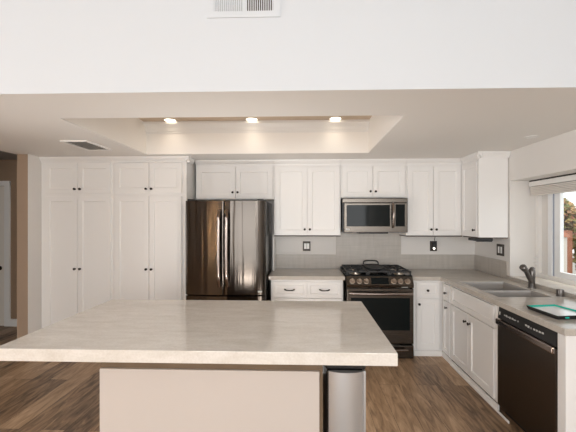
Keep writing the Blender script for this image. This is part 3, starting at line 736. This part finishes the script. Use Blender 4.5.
for k in range(9):
    y = y0 + 1.6 + (y1 - y0 - 3.2) * k / 8
    MB().prism([(y + 0.55, CE - 0.12), (y + 0.62, CE - 0.12), (y + 0.07, CE - 0.42), (y, CE - 0.42)], lambda a, b, w: Vector((w, a, b)), x0 + 0.93, x1 - 0.93).build('slat', M['ceiling'], t)

# recessed lights: three in the tray, one unlit in the low ceiling
def downlight(x, y, z, r, label, lit):
    t = thing('recessed_light', label, 'ceiling light', (x, y, z), 'recessed ceiling lights')
    tr = MB(); n = 28
    rings = [[Vector((x + q * math.cos(2 * math.pi * k / n), y + q * math.sin(2 * math.pi * k / n), z - h)) for k in range(n)] for q, h in ((r * 1.25, 0.0), (r * 1.25, 0.18), (r * 1.05, 0.25), (r, 0.08), (r, 0.0))]
    tr.loops(rings, False, False).build('trim_ring', M['trim'], t, smooth=True)
    MB().lathe((x, y, z - 0.1), (x, y, z - 0.2), [(0, r), (1, r * 0.96)], n).build('lens', M['lens'] if lit else M['white_plastic'], t)
    if lit:
        light('downlight_bulb', 'SPOT', (x, y, z - 0.6), 2.0, (1.0, 0.88, 0.74), (x, y - 8, 0), spot_size=math.radians(140), spot_blend=1.0, shadow_soft_size=2.0 * I)
downlight(-58.4, 144.0, TZ, 2.2, 'leftmost lit recessed light in the tray ceiling', True)
downlight(-22.7, 144.0, TZ, 2.2, 'middle lit recessed light in the tray ceiling', True)
downlight(13.3, 144.0, TZ, 2.2, 'rightmost lit recessed light in the tray ceiling', True)
downlight(80.5, 121.4, CE, 1.7, 'small unlit recessed light in the low ceiling near the window', False)

# ------------------------------------------------------------------ kitchen window, blind, sill
WX0, WX1, WY0, WY1 = 98.9, 101.4, 86.0, 146.7
o = struct(MB().box(99.7, 101.3, WY0, WY1, 37.05, 37.4), 'window_1', M['vinyl'])
fr = MB(); fr.box(WX0, WX1, WY1 - 2.0, WY1 - 0.02, 37.05, 78.15, 0.1); fr.box(WX0, WX1, WY0 + 0.02, WY0 + 2, 37.05, 78.15, 0.1)
fr.box(WX0, WX1, WY0, WY1 - 2, 37.05, 39.0, 0.1); fr.box(WX0, WX1, WY0, WY1 - 2, 76.6, 78.15, 0.1)
fr.build('frame', M['trim'], o)
MB().box(100.3, 101.1, 138.4, 144.7, 39, 76.6).build('side_panel', M['wall'], o)
MB().box(WX0 + 0.3, WX1, 137.6, 139.8, 39, 76.6, 0.1).build('track', M['vinyl'], o)
MB().box(WX0 + 0.8, WX1, 136.9, 137.6, 39, 76.6).build('seal', M['grey_vinyl'], o)
sa = MB(); sa.box(99.7, 101.2, 133.9, 136.9, 39, 76.6, 0.12); sa.box(99.7, 101.2, 90, 133.9, 39, 41.2, 0.12); sa.box(99.7, 101.2, 88, 91, 39, 76.6, 0.12); sa.box(99.7, 101.2, 90, 133.9, 75.0, 76.6, 0.12)
sa.build('sash', M['vinyl'], o)
MB().box(100.4, 100.5, 91, 133.9, 41.2, 75.0).build('pane', M['glass'], o)
sl = MB().box(WR + 0.01, 99.6, WY0 + 0.02, WY1 - 0.02, 37.02, 37.35).build('sill', M['quartz'], o)
MB().box(WR - 0.75, WR - 0.02, 86, 148.4, 36.02, 37.35, 0.05).build('sill_edge', M['counter'], o)
t = thing('window_blind', 'raised cream slatted blind at the top of the kitchen window', 'blind', (95.5, 116, 78))
MB().box(95.6, 98.6, 87, 146.0, 75.6, 77.6, 0.1).build('headrail', M['trim'], t)
MB().box(95.9, 98.3, 87, 146.0, 77.6, 78.18).build('mounting_channel', M['dark_gap'], t)
for k in range(6):
    MB().box(96.0, 98.3, 87.5, 145.6, 71.8 + 0.62 * k, 72.25 + 0.62 * k, 0.08, 1).build('slat', M['blind'], t)
for z in (45.5, 42.8):
    o_ = MB().lathe((98.7, 146.66, z), (98.7, 145.6, z), [(0, 0.35), (0.7, 0.45), (1, 0.2)], 12).build('cord_cleat', M['white_plastic'], smooth=True)
    tag(o_, 'tiny white cleat on the window jamb, %s of the two' % ('upper' if z > 44 else 'lower'), 'cleat', 'white cleats on the jamb')

# ------------------------------------------------------------------ the garden outside
struct(MB().box(101.5, 700, -150, 700, -8, -6), 'floor_garden', M['ground'])
def shrub(cx, cy, z0, rx, ry, rz, n, label):
    t = thing('shrub', label, 'shrub', (cx, cy, -6), 'shrubs outside the window')
    MB().tube([(cx, cy, -6), (cx + 2, cy, z0 * 0.5), (cx, cy, z0)], [3, 2.2, 1.2], 8).build('stem', M['bark'], t, smooth=True)
    b = MB(); R = random.Random(n)
    for _ in range(n):
        v = Vector((R.gauss(0, 1), R.gauss(0, 1), R.gauss(0, 1))).normalized() * (R.random() ** 0.2)
        p = Vector((cx + v.x * rx, cy + v.y * ry, z0 + v.z * rz)); s_ = R.uniform(2.0, 4.2)
        a = Vector((R.gauss(0, 1), R.gauss(0, 1), R.gauss(0, 1))).normalized(); c_ = a.orthogonal().normalized()
        b.bm.faces.new([b.bm.verts.new(p + a * s_), b.bm.verts.new(p + c_ * s_ * 0.6), b.bm.verts.new(p - a * s_), b.bm.verts.new(p - c_ * s_ * 0.6)])
    b.build('foliage', M['leaf'], t, recalc=False)
shrub(218, 318, 56, 34, 26, 30, 5200, 'autumn coloured leafy shrub outside the kitchen window, behind the pillar')
shrub(242, 266, 40, 29, 22, 44, 5200, 'second leafy shrub right of the red fence outside the window')
t = thing('garden_pillar', 'pale stucco garden pillar with a terracotta cap outside the window', 'pillar', (183, 256, -6))
MB().box(174, 191.5, 250, 262, -6, 49, 0.4).build('shaft', M['stucco'], t)
MB().prism([(173, 49), (192.3, 49), (192, 51), (183, 55.5), (173.5, 51)], lambda a, b, w: Vector((a, w, b)), 249, 263).build('cap', M['terracotta'], t)
t = thing('wooden_fence', 'red brown wooden fence behind the stucco pillar', 'fence', (198, 270, -6))
for k in range(5): MB().box(178 + 6.1 * k, 184 + 6.1 * k, 270, 271, -4, 51, 0.1).build('board', M['redwood'], t)
for z in (8, 38): MB().box(178, 208, 271, 273, z, z + 3).build('rail', M['redwood'], t)
MB().box(206, 210, 269, 273, -6, 53, 0.2).build('post', M['redwood'], t)
